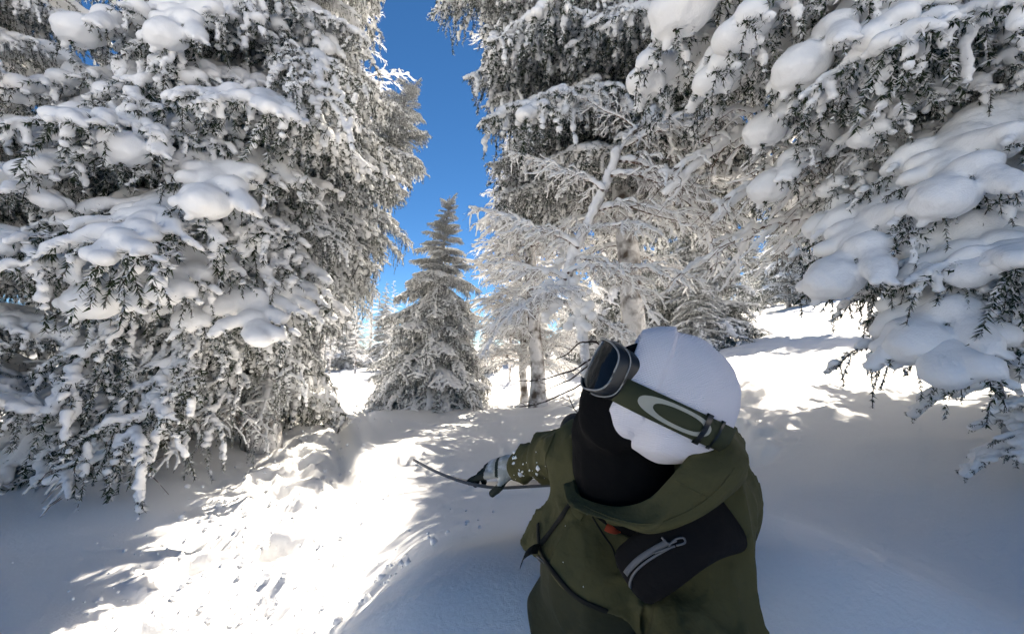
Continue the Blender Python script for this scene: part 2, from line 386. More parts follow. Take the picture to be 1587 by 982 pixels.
ARCH = {}
def arch(key, fn, **kw):
    r = fn(**kw); ARCH[key] = r
    return r
HEAVY = ['heavy_a', 'heavy_b', 'heavy_c']; CURT = ['curtain_a', 'curtain_b']; LIGHT = ['light_a', 'light_b']; PILLOW = ['pillow_a', 'pillow_b']
arch('heavy_a', spruce_bough, seed=3, droop=.42, hangl=.30, snow=1.15)
arch('heavy_b', spruce_bough, seed=8, droop=.55, hangl=.34, snow=1.0, lumps=6)
arch('heavy_c', spruce_bough, seed=21, droop=.34, hangl=.26, snow=1.3, lumps=7)
arch('curtain_a', spruce_bough, seed=31, droop=.95, hangl=.48, snow=.85, fan=.26, coat=.85)
arch('curtain_b', spruce_bough, seed=38, droop=1.15, hangl=.42, snow=.95, fan=.24, coat=.85, lumps=6)
arch('light_a', spruce_bough, seed=51, droop=.22, hangl=.16, snow=.55, lumps=1, coat=.3, frost=.50)
arch('light_b', spruce_bough, seed=57, droop=.35, hangl=.2, snow=.65, lumps=2, coat=.4, frost=.53)
arch('pillow_a', spruce_bough, seed=71, ln=.030, wd=.0045, droop=.62, hangl=.16, snow=2.0, lumps=4, nside=15, fan=.36, coat=.3, frost=.45, h=.019)
arch('pillow_b', spruce_bough, seed=77, ln=.030, wd=.0045, droop=.5, hangl=.18, snow=1.8, lumps=4, nside=16, fan=.40, coat=.4, frost=.48, h=.019)
arch('finger', spruce_bough, seed=91, droop=.75, hangl=.14, snow=3.0, lumps=2, nside=9, fan=.5, coat=.1, frost=.4, h=.03, dens=130, ln=.06, wd=.009)
LARCH = ['larch_a', 'larch_b', 'larch_c']
arch('larch_a', larch_branch, seed=4)
arch('larch_b', larch_branch, seed=9, rise=.05, droop=.5)
arch('larch_c', larch_branch, seed=14, rise=.3, droop=.25, snow=1.2)
MESH = {}
for k, v in ARCH.items():
    if k in LARCH:
        MESH[k] = (v[0].mesh('branch'), None, v[1].mesh('snow_load')); MESH[k][0].materials.append(M['larch_twig'])
    else:
        MESH[k] = (v[0].mesh('bough'), v[1].mesh('needles', False, 'frost'), v[2].mesh('snow_load'))
        MESH[k][0].materials.append(M['twig']); MESH[k][1].materials.append(M['needle'])
    MESH[k][2].materials.append(M['snow'])

def add_bough(tree, key, loc, az, tilt, length):
    """one bough with its needles and its load of snow; az is measured from +X, tilt raises the tip"""
    base = 2.2 if key in LARCH else 2.0; s = length / base
    wm, nm, sm = MESH[key]
    o = obj('branch' if key in LARCH else 'bough', wm, None, tree)
    o.matrix_local = Matrix.Translation(loc) @ Matrix.Rotation(az, 4, 'Z') @ Matrix.Rotation(-tilt, 4, 'Y') @ Matrix.Diagonal((s, s, s, 1))
    if nm: obj('needles', nm, None, o)
    obj('snow_load', sm, None, o)
    return o

def trunk_buf(H, r0, lean, seed, z0=-0.3, bend=1.6):
    t = np.linspace(0, 1, 40); z = z0 + (H - z0) * t
    x = lean[0] * t ** bend + .03 * noise(z * 1.3, seed); y = lean[1] * t ** bend + .03 * noise(z * 1.3, seed, 5)
    pts = np.stack([x, y, z], 1); rad = r0 * (1 - t) ** .9 + .008; rad[:4] *= np.array([1.5, 1.3, 1.15, 1.05])
    b = Buf(); th = np.arange(14) / 14 * 2 * np.pi
    rr = rad[:, None] * (1 + .10 * noise(np.cos(th)[None] * 2 + 5, np.sin(th)[None] * 2, z[:, None] * 2.5, seed))
    V = np.stack([x[:, None] + rr * np.cos(th), y[:, None] + rr * np.sin(th), z[:, None] + 0 * rr], -1); b.grid(V, closed_u=True)
    return b, pts, rad
def on_trunk(pts, z): return np.array([np.interp(z, pts[:, 2], pts[:, 0]), np.interp(z, pts[:, 2], pts[:, 1]), z])

def blocked(base, tip):
    """keep boughs out of the camera and the rider"""
    for s in np.linspace(.3, 1.05, 6):
        p = base + (tip - base) * s
        if np.hypot(p[0] - .2, p[1] - .9) < 1.05 and p[2] < 3.0: return True
        if np.linalg.norm(p - CAM) < 1.1: return True
    return False


def project(p):
    v = np.asarray(p, float) - CAM; d = v @ FW
    if d < .1: return None
    return CX + FPX * (v @ RT) / d, CY - FPX * (v @ UP) / d
GAP_L = ([-200, 0, 130, 230, 340, 450, 520], [600, 600, 640, 672, 632, 575, 540]); GAP_R = ([-200, 0, 130, 200, 300, 400, 470], [690, 690, 745, 790, 760, 745, 600])
def in_gap(p):
    """the strip of open sky above the path, and the open hillside with the tracks"""
    q = project(p)
    if q is None: return False
    x_, y_ = q
    if -200 < y_ < 500 and np.interp(y_, *GAP_L) < x_ < np.interp(y_, *GAP_R): return True
    return False
PZ_Y = [0, 2.3, 3.2, 5, 8, 11]; PZ_L = [-1.6, -2.2, -2.75, -2.75, -3.3, -4.3]; PZ_R = [-.75, -.9, -1.1, -1.55, -2.2, -3.2]
def shades_path(p):
    """would this point throw its shadow on the sunlit trail?"""
    q = np.asarray(p, float) - np.array(sd) * (p[2] / sd[2])
    return 1.0 < q[1] < 10 and np.interp(q[1], PZ_Y, PZ_L) < q[0] < np.interp(q[1], PZ_Y, PZ_R)
def spruce(x, y, H, radius, label, seed, lean=(0, 0), z0=.35, group=None, per=5, dz=.36, keys=None, low=None, name='spruce_tree', prof=.8, skip=None, tiltr=(2, 16), rfun=None, gap=False, path=True, bend=1.6):
    rng = np.random.default_rng(seed)
    gzv = gz(x, y); t = empty(name, (x, y, gzv)); tag(t, label, 'tree', group)
    tb, pts, rad = trunk_buf(H, .012 * H + .03, lean, seed, bend=bend); obj('trunk', tb, M['bark'], t)
    z = z0
    while z < H - .25:
        f = (z - z0) / (H - z0); ln = max(.22, radius * (1 - f) ** prof)
        n = max(3, int(round(per * (1 - .3 * f)))); a0 = rng.uniform(0, 6.28)
        for i in range(n):
            az = a0 + 6.283 * i / n + rng.normal(0, .18); l = ln * rng.uniform(.75, 1.2); zz = z + rng.uniform(-.12, .12)
            if rfun: l *= rfun(az)
            p = on_trunk(pts, zz); ks = (keys or HEAVY + CURT) if f < .62 else HEAVY[:2] + LIGHT if f < .8 else LIGHT
            if low and z < low[0]: ks = low[1]
            key = ks[rng.integers(len(ks))]; tilt = R(rng.uniform(*tiltr)) + (R(14) if f > .75 else 0)
            wb = np.array([x, y, gzv]) + p; ok = False
            for tr in range(4):
                tip = wb + np.array([math.cos(az) * l, math.sin(az) * l, -.25 * l])
                if blocked(wb, tip) or (skip and skip(wb, tip, az)) or (gap and (in_gap(tip) or in_gap(wb * .4 + tip * .6) or path and (shades_path(tip) or shades_path(wb * .4 + tip * .6)))): l *= .72
                else: ok = True; break
            if ok: add_bough(t, key, p, az, tilt, l)
        z += dz * rng.uniform(.85, 1.15) * (1 - .35 * f)
    p = on_trunk(pts, H - .22)
    for i in range(5): add_bough(t, LIGHT[i % 2], p - np.array([0, 0, .05 * i]), i * 1.26, R(62), .34)
    return t, pts
TIPDROP = dict(heavy_a=.32, heavy_b=.45, heavy_c=.24, curtain_a=.85, curtain_b=1.05, pillow_a=.52, pillow_b=.40, light_a=.12, light_b=.25, larch_a=.2, larch_b=.45, larch_c=-.05)
def reach(tree, key, tip, tilt=6):
    """a bough of this tree whose tip hangs at a given world point"""
    t, pts = tree; b = np.array(t.location); d = np.asarray(tip) - b
    for it in range(4):
        base = on_trunk(pts, d[2]) if it == 0 else on_trunk(pts, zr)
        v = d - base; l = math.hypot(v[0], v[1]); zr = d[2] + l * (TIPDROP[key] - math.tan(R(tilt)))
    p = on_trunk(pts, zr); v = d - p; l = math.hypot(v[0], v[1])
    return add_bough(t, key, p, math.atan2(v[1], v[0]), R(tilt), l * 1.03)

def larch(x, y, H, radius, label, seed, lean=(0, 0), z0=1.0, n=46, group=None, name='larch_tree', keys=None, gap=False, skip=None, path=True):
    rng = np.random.default_rng(seed)
    gzv = gz(x, y); t = empty(name, (x, y, gzv)); tag(t, label, 'tree', group)
    tb, pts, rad = trunk_buf(H, .010 * H + .03, lean, seed); obj('trunk', tb, M['bark'], t)
    for i in range(n):
        f = (i + rng.uniform(0, .9)) / n; z = z0 + (H - z0 - .1) * f; l = max(.3, radius * (1 - f) ** .7 * rng.uniform(.65, 1.25))
        az = i * 2.4 + rng.normal(0, .3); p = on_trunk(pts, z)
        wb = np.array([x, y, gzv]) + p; tip = wb + np.array([math.cos(az) * l, math.sin(az) * l, -.1 * l])
        if blocked(wb, tip) or (gap and (in_gap(tip) or path and (shades_path(tip) or shades_path(wb * .4 + tip * .6)))) or (skip and skip(wb, tip, az)): continue
        add_bough(t, (keys or LARCH)[rng.integers(3)], p, az, R(rng.uniform(-8, 18) + 22 * f), l)
    return t, pts

# ---------------------------------------------------------------- the trees that can be told apart
def toward(az, a, wdt): return math.exp(-(((az - a + math.pi) % (2 * math.pi) - math.pi) / wdt) ** 2)
A = spruce(-3.2, 5.6, 12.0, 3.2, 'huge spruce hung with heavy snow, its drooping boughs reaching down to the trodden path', 101, lean=(1.3, -1.0), z0=.75, per=7, dz=.52, keys=HEAVY + CURT * 2 + PILLOW, gap=True,
           rfun=lambda a: 1 - .55 * toward(a, 0.0, 1.0), tiltr=(-14, 8), skip=lambda b, t, a: (t[0] > -1.5 and t[2] < 3) or (project(t) is not None and project(t)[0] > 530 and project(t)[1] > 430))
for k, q in (('pillow_b', (110, 385, 3.4)), ('pillow_b', (20, 150, 3.6)), ('pillow_a', (200, 250, 3.4)), ('pillow_b', (300, 130, 3.9)), ('pillow_b', (270, 470, 3.3)), ('curtain_b', (240, 640, 3.6)), ('curtain_a', (400, 690, 4.7)), ('curtain_b', (330, 690, 4.0)), ('curtain_a', (500, 570, 5.8)), ('heavy_b', (140, 590, 3.6)), ('larch_b', (40, 640, 3.7)), ('larch_a', (90, 740, 3.4)), ('curtain_a', (180, 730, 3.3)), ('pillow_a', (330, 335, 3.4)), ('pillow_b', (50, 280, 3.2)), ('pillow_b', (440, 215, 4.2)), ('pillow_a', (150, 490, 3.2)), ('curtain_b', (90, 640, 3.3)), ('pillow_a', (120, 60, 3.6))):
    reach(A, k, P(*q))
B = spruce(-4.9, 9.2, 7.3, 1.55, 'spruce with dark pointed tip leaning towards the path behind the huge drooping spruce', 102, lean=(2.75, .1), z0=2.9, per=7, dz=.34, prof=.5, gap=True, bend=1.25, path=False)
C = spruce(-5.0, 3.5, 9.5, 1.75, 'snow-laden spruce with round snow pillows beside the huge drooping spruce, away from the path', 103, z0=.9, per=6, dz=.5, keys=HEAVY + PILLOW)
def clear_hill(b, t, a):
    for s in (.5, .8, 1.0):
        q = project(b + (t - b) * s)
        if q and 850 < q[0] < 1440 and 400 < q[1] < 1000: return True
        if q and 850 < q[0] < 1150 and 200 < q[1] < 1000: return True
    return False
D = spruce(3.75, 2.8, 10.0, 1.9, 'spruce buried under thick smooth snow pillows on the near hillside beside the rider', 104, lean=(-.5, .3), z0=1.0, per=7, dz=.46, keys=PILLOW + ['heavy_c'], prof=.5, skip=clear_hill)
for k, q in (('pillow_b', (1000, 130, 3.2)), ('pillow_a', (1190, 215, 3.0)), ('pillow_a', (1440, 500, 2.4)), ('pillow_b', (1380, 60, 2.2)), ('pillow_b', (1290, 300, 3.0)), ('pillow_a', (1060, 30, 2.7)), ('pillow_b', (1110, 130, 2.8)), ('pillow_a', (1250, 120, 2.5)), ('pillow_b', (1350, 220, 2.6)), ('pillow_a', (1480, 330, 2.1)), ('pillow_b', (1530, 440, 2.0)), ('pillow_a', (1440, 560, 2.1)), ('pillow_b', (1500, 600, 1.9)), ('pillow_b', (1150, 60, 2.5)),
             ('larch_b', (1240, 390, 3.5)), ('larch_a', (1330, 430, 3.2)), ('larch_b', (1130, 340, 3.6)), ('larch_a', (1180, 300, 3.4)), ('larch_b', (1060, 300, 3.8)), ('larch_b', (1290, 400, 3.2)), ('larch_a', (1090, 410, 4.2))):
    reach(D, k, P(*q))
def low_clear(b, t, a):
    q = project(t)
    return bool(q and q[1] > 290 and t[1] < 6.6) 
E = spruce(2.0, 6.8, 13.5, 2.5, 'tall spruce with green patches high above bare snowy lower branches, behind the rider', 105, lean=(-2.1, -.6), z0=3.5, per=7, dz=.40, prof=.5, gap=True, keys=HEAVY + LIGHT + ['curtain_a'])
for i in range(9):
    add_bough(E[0], LARCH[i % 3], on_trunk(E[1], 2.3 + i * .18), 2.4 * i + .5, R(-4 + 5 * (i % 4)), 1.5 + .25 * (i % 3))
Fm = spruce(-2.0, 10.5, 5.1, 1.6, 'small spruce with a bare pointed top standing alone at the end of the clearing', 106, lean=(.45, 0), z0=.25, per=8, dz=.24)
larch(.3, 10.6, 6.6, 1.9, 'slender bare larch with snow-lined twigs standing next to the small lone spruce', 107, lean=(-.35, 0), z0=.8, n=110, keys=['larch_a', 'larch_b', 'larch_c'])
larch(.55, 9.3, 12, 2.1, 'tall frosted larch with sunlit crown rising behind the tall spruce', 109, lean=(-1.0, 0), z0=3.4, n=110, gap=True, path=False)
larch(-5.2, 11.5, 15, 2.2, 'tall frosted larch with sunlit crown rising behind the huge drooping spruce', 110, lean=(1.0, 0), z0=6.0, n=46, gap=True)
for sx_, sy_, sh_, sr_, lb in ((2.95, 2.6, .80, .33, 'young spruce bent under thick fingers of snow beside the pillowed spruce'), (2.5, 2.0, .40, .25, 'tiny spruce top poking out of deep snow below the bent young spruce')):
    yt = empty('young_spruce', (sx_, sy_, gz(sx_, sy_))); tag(yt, lb, 'tree')
    tb, pts_, rad_ = trunk_buf(sh_, .02, (-.05, 0), 5, -.1); obj('trunk', tb, M['bark'], yt)
    for k in range(9): add_bough(yt, 'finger', on_trunk(pts_, sh_ * (.45 + .055 * k)), 2.4 * k + 2.6, R(6 + 3 * k), sr_ * (1.25 - .06 * k))
larch(5.7, 5.0, 7.5, 2.8, 'bare larch with arching twigs and a bent snowy trunk on the hillside tracks', 108, lean=(-2.4, -.3), z0=2.0, n=44, skip=clear_hill)

# ---------------------------------------------------------------- bent larch behind the rider
def polyline(pts, n):
    pts = np.asarray(pts, float); m = len(pts); t = np.linspace(0, m - 1, n); i = np.clip(t.astype(int), 0, m - 2); u = (t - i)[:, None]
    pm = pts[np.clip(i - 1, 0, m - 1)]; p0 = pts[i]; p1 = pts[i + 1]; p2 = pts[np.clip(i + 2, 0, m - 1)]
    return .5 * (2 * p0 + (p1 - pm) * u + (2 * pm - 5 * p0 + 4 * p1 - p2) * u ** 2 + (3 * p0 - pm - 3 * p1 + p2) * u ** 3)
bx, by = P(912, 560, 5.0)[:2]; bl = empty('bent_larch', (bx, by, gz(bx, by)))
tag(bl, 'bent leafless larch plastered with clumps of snow, its limbs arching behind the white beanie', 'tree')
OB = np.array(bl.location)
tr = polyline([(0, 0, -.2), P(903, 500, 5.0) - OB, P(882, 425, 4.9) - OB, P(915, 345, 4.8) - OB, P(950, 268, 4.7) - OB, P(965, 225, 4.6) - OB, P(1010, 180, 4.6) - OB], 40)
b = Buf(); b.tube(tr, np.linspace(.06, .012, 40), 8); obj('trunk', b, M['bark'], bl)
rng = np.random.default_rng(77); sp, sr = [], []
tq = polyline(tr, 170)
for i in range(4, 170):
    t_ = i / 169
    if noise(t_ * 11, 3.3) > .62: continue
    r_ = (.052 - .030 * t_) * (1 + .45 * noise(t_ * 17, 8.1)); sp.append(tq[i] + np.array([rng.normal(-.03, .012), -.02, r_ * .45])); sr.append(r_)
for q in ((870, 440), (895, 470), (850, 480), (880, 410), (905, 500)):
    for k in range(9): sp.append(P(q[0] + rng.normal(0, 13), q[1] + rng.normal(0, 13), 4.9 + rng.normal(0, .06)) - OB); sr.append(rng.uniform(.025, .062))
V, Q = blobs(sp, sr, .018, .9, 5, .06); b = Buf(); b.add(V, Q); obj('snow_load', b, M['snow'], bl)
for i, (ti, az, tl, ln) in enumerate(((8, 175, 4, 1.1), (11, 200, -12, 1.25), (12, 150, 12, 1.2), (13, -20, 5, 1.4), (15, 20, -6, 1.3), (16, 185, 18, 1.3), (18, -60, 0, 1.0), (21, 10, 8, 1.6), (23, 170, 25, 1.2), (25, -10, -10, 1.5), (29, 15, -16, 1.7), (33, -5, 4, 1.5), (36, 180, 30, .9), (7, 20, -8, .9), (10, 240, -10, .8))):
    add_bough(bl, LARCH[i % 3], tr[ti], R(az), R(tl), ln)

sap = empty('bare_sapling', (P(935, 640, 2.9)[0], P(935, 640, 2.9)[1], gz(*P(935, 640, 2.9)[:2]))); OS = np.array(sap.location)
tag(sap, 'thin dark leafless twigs sticking out of the snow by the ski goggles', 'twigs')
for i, path in enumerate(([(940, 585), (890, 602), (845, 622), (815, 629), (797, 630)], [(935, 570), (885, 575), (840, 588), (800, 590)], [(935, 575), (880, 590), (845, 605)], [(940, 600), (900, 640), (880, 612)], [(938, 560), (905, 530), (880, 548), (862, 556)])):
    b = Buf(); q = polyline([(0, 0, -.1)] + [P(x_, y_, 2.9 - .03 * k) - OS for k, (x_, y_) in enumerate(path)], 26)
    b.tube(q, np.linspace(.009, .0028, 26), 5); 
    for k in (17, 20, 22): b.tube(hang(q[k], (rng.normal(0, .3) - .5, rng.normal(0, .3), rng.uniform(0, .5)), .12, 4, .2), .0022, 3)
    obj('twig', b, M['twig'], sap)

# ---------------------------------------------------------------- far forest (crowns too small to show single boughs)
def low_arch(seed, **kw): return spruce_bough(seed, dens=46, ln=.085, wd=.013, nside=11, h=.042, lumps=3, **kw)
LOW = [low_arch(201, droop=.5, hangl=.3, snow=1.3), low_arch(202, droop=.75, hangl=.34, snow=1.15), low_arch(203, droop=.3, hangl=.25, snow=1.0)]
def far_spruce(seed, H=8.0, radius=1.8):
    rng = np.random.default_rng(seed); N, S, T = Buf(), Buf(), Buf()
    tb, pts, rad = trunk_buf(H, .11, (.2, 0), seed, -.6)
    z = .5
    while z < H - .1:
        f = z / H; ln = max(.2, radius * (1 - f) ** .85); a0 = rng.uniform(0, 6.28)
        for i in range(6 if f < .7 else 4):
            l = ln * rng.uniform(.7, 1.2); az = a0 + i * 1.05 + rng.normal(0, .2); s = l / 2; p = on_trunk(pts, z + rng.uniform(-.1, .1))
            m = np.array(Matrix.Rotation(az, 3, 'Z') @ Matrix.Rotation(-R(rng.uniform(0, 16) + 25 * f * f), 3, 'Y')) * s
            Wd, Nd, Sn = LOW[rng.integers(3)]
            for src, dst in ((Nd, N), (Sn, S)):
                V, Fs, at_ = src.arrays(); n0 = dst.n
                dst.v.append((V @ m.T + p).astype(np.float32)); dst.a.append(at_); dst.f += [f_ + n0 for f_ in Fs]; dst.n += len(V)
        z += .40 * (1 - .4 * f)
    return tb.mesh('trunk'), N.mesh('crown', False, 'frost'), S.mesh('snow_load')
LOWL = [larch_branch(211, h=.035, nside=12, snow=1.5), larch_branch(212, h=.035, nside=12, droop=.5, snow=1.5)]
def far_larch(seed, H=10.0, radius=1.7):
    rng = np.random.default_rng(seed); N, S = Buf(), Buf(); tb, pts, rad = trunk_buf(H, .12, (.3, 0), seed, -.6)
    for i in range(50):
        f = (i + .5) / 50; z = 1.2 + (H - 1.3) * f; l = max(.3, radius * (1 - f) ** .7 * rng.uniform(.6, 1.2)); s = l / 2.2; p = on_trunk(pts, z)
        m = np.array(Matrix.Rotation(i * 2.4, 3, 'Z') @ Matrix.Rotation(-R(rng.uniform(-5, 18) + 22 * f), 3, 'Y')) * s
        Wd, Sn = LOWL[i % 2]
        for src, dst in ((Wd, N), (Sn, S)):
            V, Fs, at_ = src.arrays(); n0 = dst.n
            dst.v.append((V @ m.T + p).astype(np.float32)); dst.a.append(at_); dst.f += [f_ + n0 for f_ in Fs]; dst.n += len(V)
    return tb.mesh('trunk'), N.mesh('crown'), S.mesh('snow_load')
FS = [far_spruce(301), far_spruce(302, 8, 2.2)]; FL = [far_larch(311)]
for q in FS + FL: q[0].materials.append(M['bark']); q[2].materials.append(M['snow'])
for q in FS: q[1].materials.append(M['needle'])
for q in FL: q[1].materials.append(M['larch_twig'])
def far_tree(px, d, H, kind, label, group, rz):
    x_ = (px - CX) / FPX * d; y_ = d; me = (FL if kind == 'l' else FS)[0 if kind == 'l' else (rz % 2)]
    t = empty('larch_tree' if kind == 'l' else 'spruce_tree', (x_, y_, gz(x_, y_))); tag(t, label, 'tree', group)
    s = H / (10.0 if kind == 'l' else 8.0); t.scale = (s, s, s); t.rotation_euler[2] = rz * 1.3
    obj('trunk', me[0], None, t); obj('crown', me[1], None, t); obj('snow_load', me[2], None, t)
rng = np.random.default_rng(9); k = 0
for px in list(range(-150, 620, 42)) + list(range(640, 1130, 40)):
    k += 1; d = rng.uniform(22, 40); kind = 'l' if rng.random() < .42 else 's'
    H = d * rng.uniform(.13, .21) * (1.25 if kind == 'l' else 1.0)
    if 560 < px < 780: H = min(H, d * .13)
    far_tree(px + rng.uniform(-12, 12), d, H, kind, 'frosted bare larch in the far forest edge beyond the clearing' if kind == 'l' else 'snow-covered spruce in the far forest edge beyond the clearing', 'far forest larches' if kind == 'l' else 'far forest spruces', k)
far_tree(1088, 15.0, 8.0, 's', 'broad snowy spruce on the hillside behind the tall green-patched spruce', None, 5)
far_tree(1225, 28, 12, 's', 'broad snowy spruce on the hillside behind the bare arching larch', None, 8)
far_tree(965, 14.6, 8.5, 's', 'tall broad spruce powdered with snow rising behind the bent larch', None, 2)
for j, (px, d, H, kd) in enumerate(((492, 19, 5.5, 'l'), (512, 23, 6.5, 'l'), (532, 27, 6.2, 's'), (552, 22, 5.2, 'l'), (574, 28, 6.5, 'l'), (596, 25, 5.2, 's'), (612, 21, 4.6, 'l'))):
    far_tree(px, d, H, kd, 'frosted bare larch in the far forest edge beyond the clearing' if kd == 'l' else 'snow-covered spruce in the far forest edge beyond the clearing', 'far forest larches' if kd == 'l' else 'far forest spruces', j + 1)
for j, (px, d, H, kd) in enumerate(((900, 16.5, 4.6, 's'), (1030, 16.5, 5.0, 's'), (1080, 13.0, 3.6, 's'), (1130, 30, 11.0, 'l'), (1265, 40, 14, 'l'), (1350, 38, 14.0, 'l'), (790, 18.5, 5.6, 'l'), (1170, 36, 8, 's'))):
    far_tree(px, d, H, kd, 'frosted bare larch standing higher up on the sunlit hillside' if kd == 'l' else 'snow-covered spruce standing on the hillside above the tracks', 'hillside larches' if kd == 'l' else 'hillside spruces', j + 3)

# ---------------------------------------------------------------- the rider
def cap(p, a, b, ra, rb):
    a = np.asarray(a, float); b = np.asarray(b, float); ab = b - a
    t = np.clip(((p - a) @ ab) / (ab @ ab), 0, 1)
    return np.linalg.norm(p - (a + t[..., None] * ab), axis=-1) - (ra + (rb - ra) * t)
def ell(p, c, axes, r):
    q = np.stack([(p - c) @ np.asarray(a, float) / k for a, k in zip(axes, r)], -1); n = np.linalg.norm(q, axis=-1)
    return (n - 1) * min(r)
def smin(a, b, k): h_ = np.clip(.5 + .5 * (b - a) / k, 0, 1); return b * (1 - h_) + a * h_ - k * h_ * (1 - h_)
def sdf_mesh(fn, lo, hi, h):
    lo = np.asarray(lo, float); hi = np.asarray(hi, float); n = np.ceil((hi - lo) / h).astype(int) + 1
    F = np.empty(n, np.float32); ys = lo[1] + h * np.arange(n[1]); zs = lo[2] + h * np.arange(n[2])
    for i0 in range(0, n[0], 24):
        xs = lo[0] + h * np.arange(i0, min(i0 + 24, n[0])); F[i0:i0 + 24] = fn(np.stack(np.meshgrid(xs, ys, zs, indexing='ij'), -1))
    V, Q = surface_nets(F, lo, h); b = Buf(); b.add(V, Q); return b
from mathutils.bvhtree import BVHTree
def bvh(b):
    V = np.concatenate(b.v); return BVHTree.FromPolygons([tuple(v) for v in V], [tuple(int(i) for i in f) for F in b.f for f in F])
def hit(tree, px, py, off=0.0):
    d = P(px, py, 1.0) - CAM; d /= np.linalg.norm(d)
    loc, nor, i, dist = tree.ray_cast(Vector(CAM), Vector(d))
    if loc is None:
        loc, nor, i, dist = tree.find_nearest(Vector(P(px, py, .95)))
    nor = np.array(nor); nor = -nor if nor @ d > 0 else nor
    return np.array(loc) + nor * off, nor
def ribbon(tree, px, wid, th=.003, off=.002, n=40, wfun=None):
    q = polyline([(a, b, 0) for a, b in px], n)[:, :2]; H_ = [hit(tree, a, b_, off) for a, b_ in q]
    p = np.array([a for a, b_ in H_]); nn = np.array([b_ for a, b_ in H_])
    for _ in range(3): p[1:-1] = .5 * p[1:-1] + .25 * (p[:-2] + p[2:]); nn[1:-1] = .5 * nn[1:-1] + .25 * (nn[:-2] + nn[2:])
    t = np.gradient(p, axis=0); t /= np.linalg.norm(t, axis=1, keepdims=True); sd_ = np.cross(t, nn); sd_ /= np.linalg.norm(sd_, axis=1, keepdims=True); nn = np.cross(sd_, t)
    wv = sd_ * (wid / 2 if wfun is None else (wid / 2 * wfun(np.linspace(0, 1, n)))[:, None])
    b = Buf(); b.grid(np.stack([p - wv, p - wv * .9 + nn * th, p + wv * .9 + nn * th, p + wv, p - wv], 1)); return b
def U(v): v = np.asarray(v, float); return v / np.linalg.norm(v)

M['jacket'] = mat('olive_shell', (0.072, 0.068, 0.030), 0.85, 0.15, bump=[(9, .7, .03), (22, .5, .012), (60, .15, .004), (900, .25, .0008)], vary=((0.090, 0.085, 0.042), 6, .35, .7))
M['trousers'] = mat('olive_trousers', (0.040, 0.041, 0.022), 0.8, 0.2, bump=[(10, .4, .03), (900, .25, .0008)])
M['black_knit'] = mat('black_fleece', (0.006, 0.006, 0.0065), 0.95, 0.1, bump=[(30, .5, .01), (350, .3, .001)])
M['black_nylon'] = mat('black_nylon', (0.009, 0.0085, 0.009), 0.85, 0.12, bump=[(14, .35, .02), (700, .3, .0008)])
M['grey_trim'] = mat('grey_trim', (0.13, 0.13, 0.135), 0.6, 0.4, bump=[(500, .4, .001)])
M['webbing'] = mat('dark_webbing', (0.012, 0.012, 0.010), 0.8, 0.2, bump=[(600, .5, .001)])
M['orange'] = mat('orange_tab', (0.30, 0.045, 0.018), 0.7, 0.3)
M['strap'] = mat('olive_strap', (0.042, 0.048, 0.026), 0.8, 0.2, bump=[(800, .4, .0008)])
M['logo'] = mat('pale_print', (0.36, 0.36, 0.31), 0.7, 0.3, bump=[(800, .3, .0006)])
M['skin'] = mat('skin', (0.45, 0.28, 0.21), 0.6, 0.4)
M['glove_pale'] = mat('pale_glove', (0.42, 0.42, 0.38), 0.8, 0.2, bump=[(60, .5, .006)], vary=((0.7, 0.7, 0.7), 25, .5, .6))
M['glove_dark'] = mat('dark_green_glove', (0.022, 0.028, 0.022), 0.75, 0.25, bump=[(70, .4, .005)])
M['frame'] = mat('goggle_frame', (0.012, 0.012, 0.013), 0.35, 0.5)
M['rim'] = mat('goggle_rim', (0.30, 0.30, 0.29), 0.4, 0.5)
M['lens'] = mat('smoked_lens', (0.005, 0.005, 0.005), 0.10, 0.45, bump=[(38, .12, .004)])
M['board_top'] = mat('board_top', (0.03, 0.03, 0.035), 0.35, 0.5)
M['board_base'] = mat('board_base', (0.22, 0.23, 0.25), 0.4, 0.5, vary=((0.34, 0.35, 0.37), 5, .4, .6))
M['boot'] = mat('boot', (0.03, 0.03, 0.03), 0.7, 0.3, bump=[(40, .3, .004)])
# white knitted hat: fine ribs as relief
m = mat('white_knit', (0.76, 0.74, 0.79), 0.95, 0.1); t = m.node_tree; tc = t.nodes.new('ShaderNodeTexCoord'); wv = t.nodes.new('ShaderNodeTexWave')
wv.inputs['Scale'].default_value = 95; wv.inputs['Distortion'].default_value = 1.4; wv.inputs['Detail'].default_value = 1; wv.inputs['Detail Scale'].default_value = 3
mp = t.nodes.new('ShaderNodeMapping'); mp.inputs['Rotation'].default_value = (0, R(-65), 0); t.links.new(tc.outputs['Object'], mp.inputs['Vector']); t.links.new(mp.outputs[0], wv.inputs['Vector'])
bp = t.nodes.new('ShaderNodeBump'); bp.inputs['Strength'].default_value = .5; bp.inputs['Distance'].default_value = .0016; t.links.new(wv.outputs['Fac'], bp.inputs['Height']); t.links.new(bp.outputs[0], t.nodes['Principled BSDF'].inputs['Normal'])
M['knit'] = m

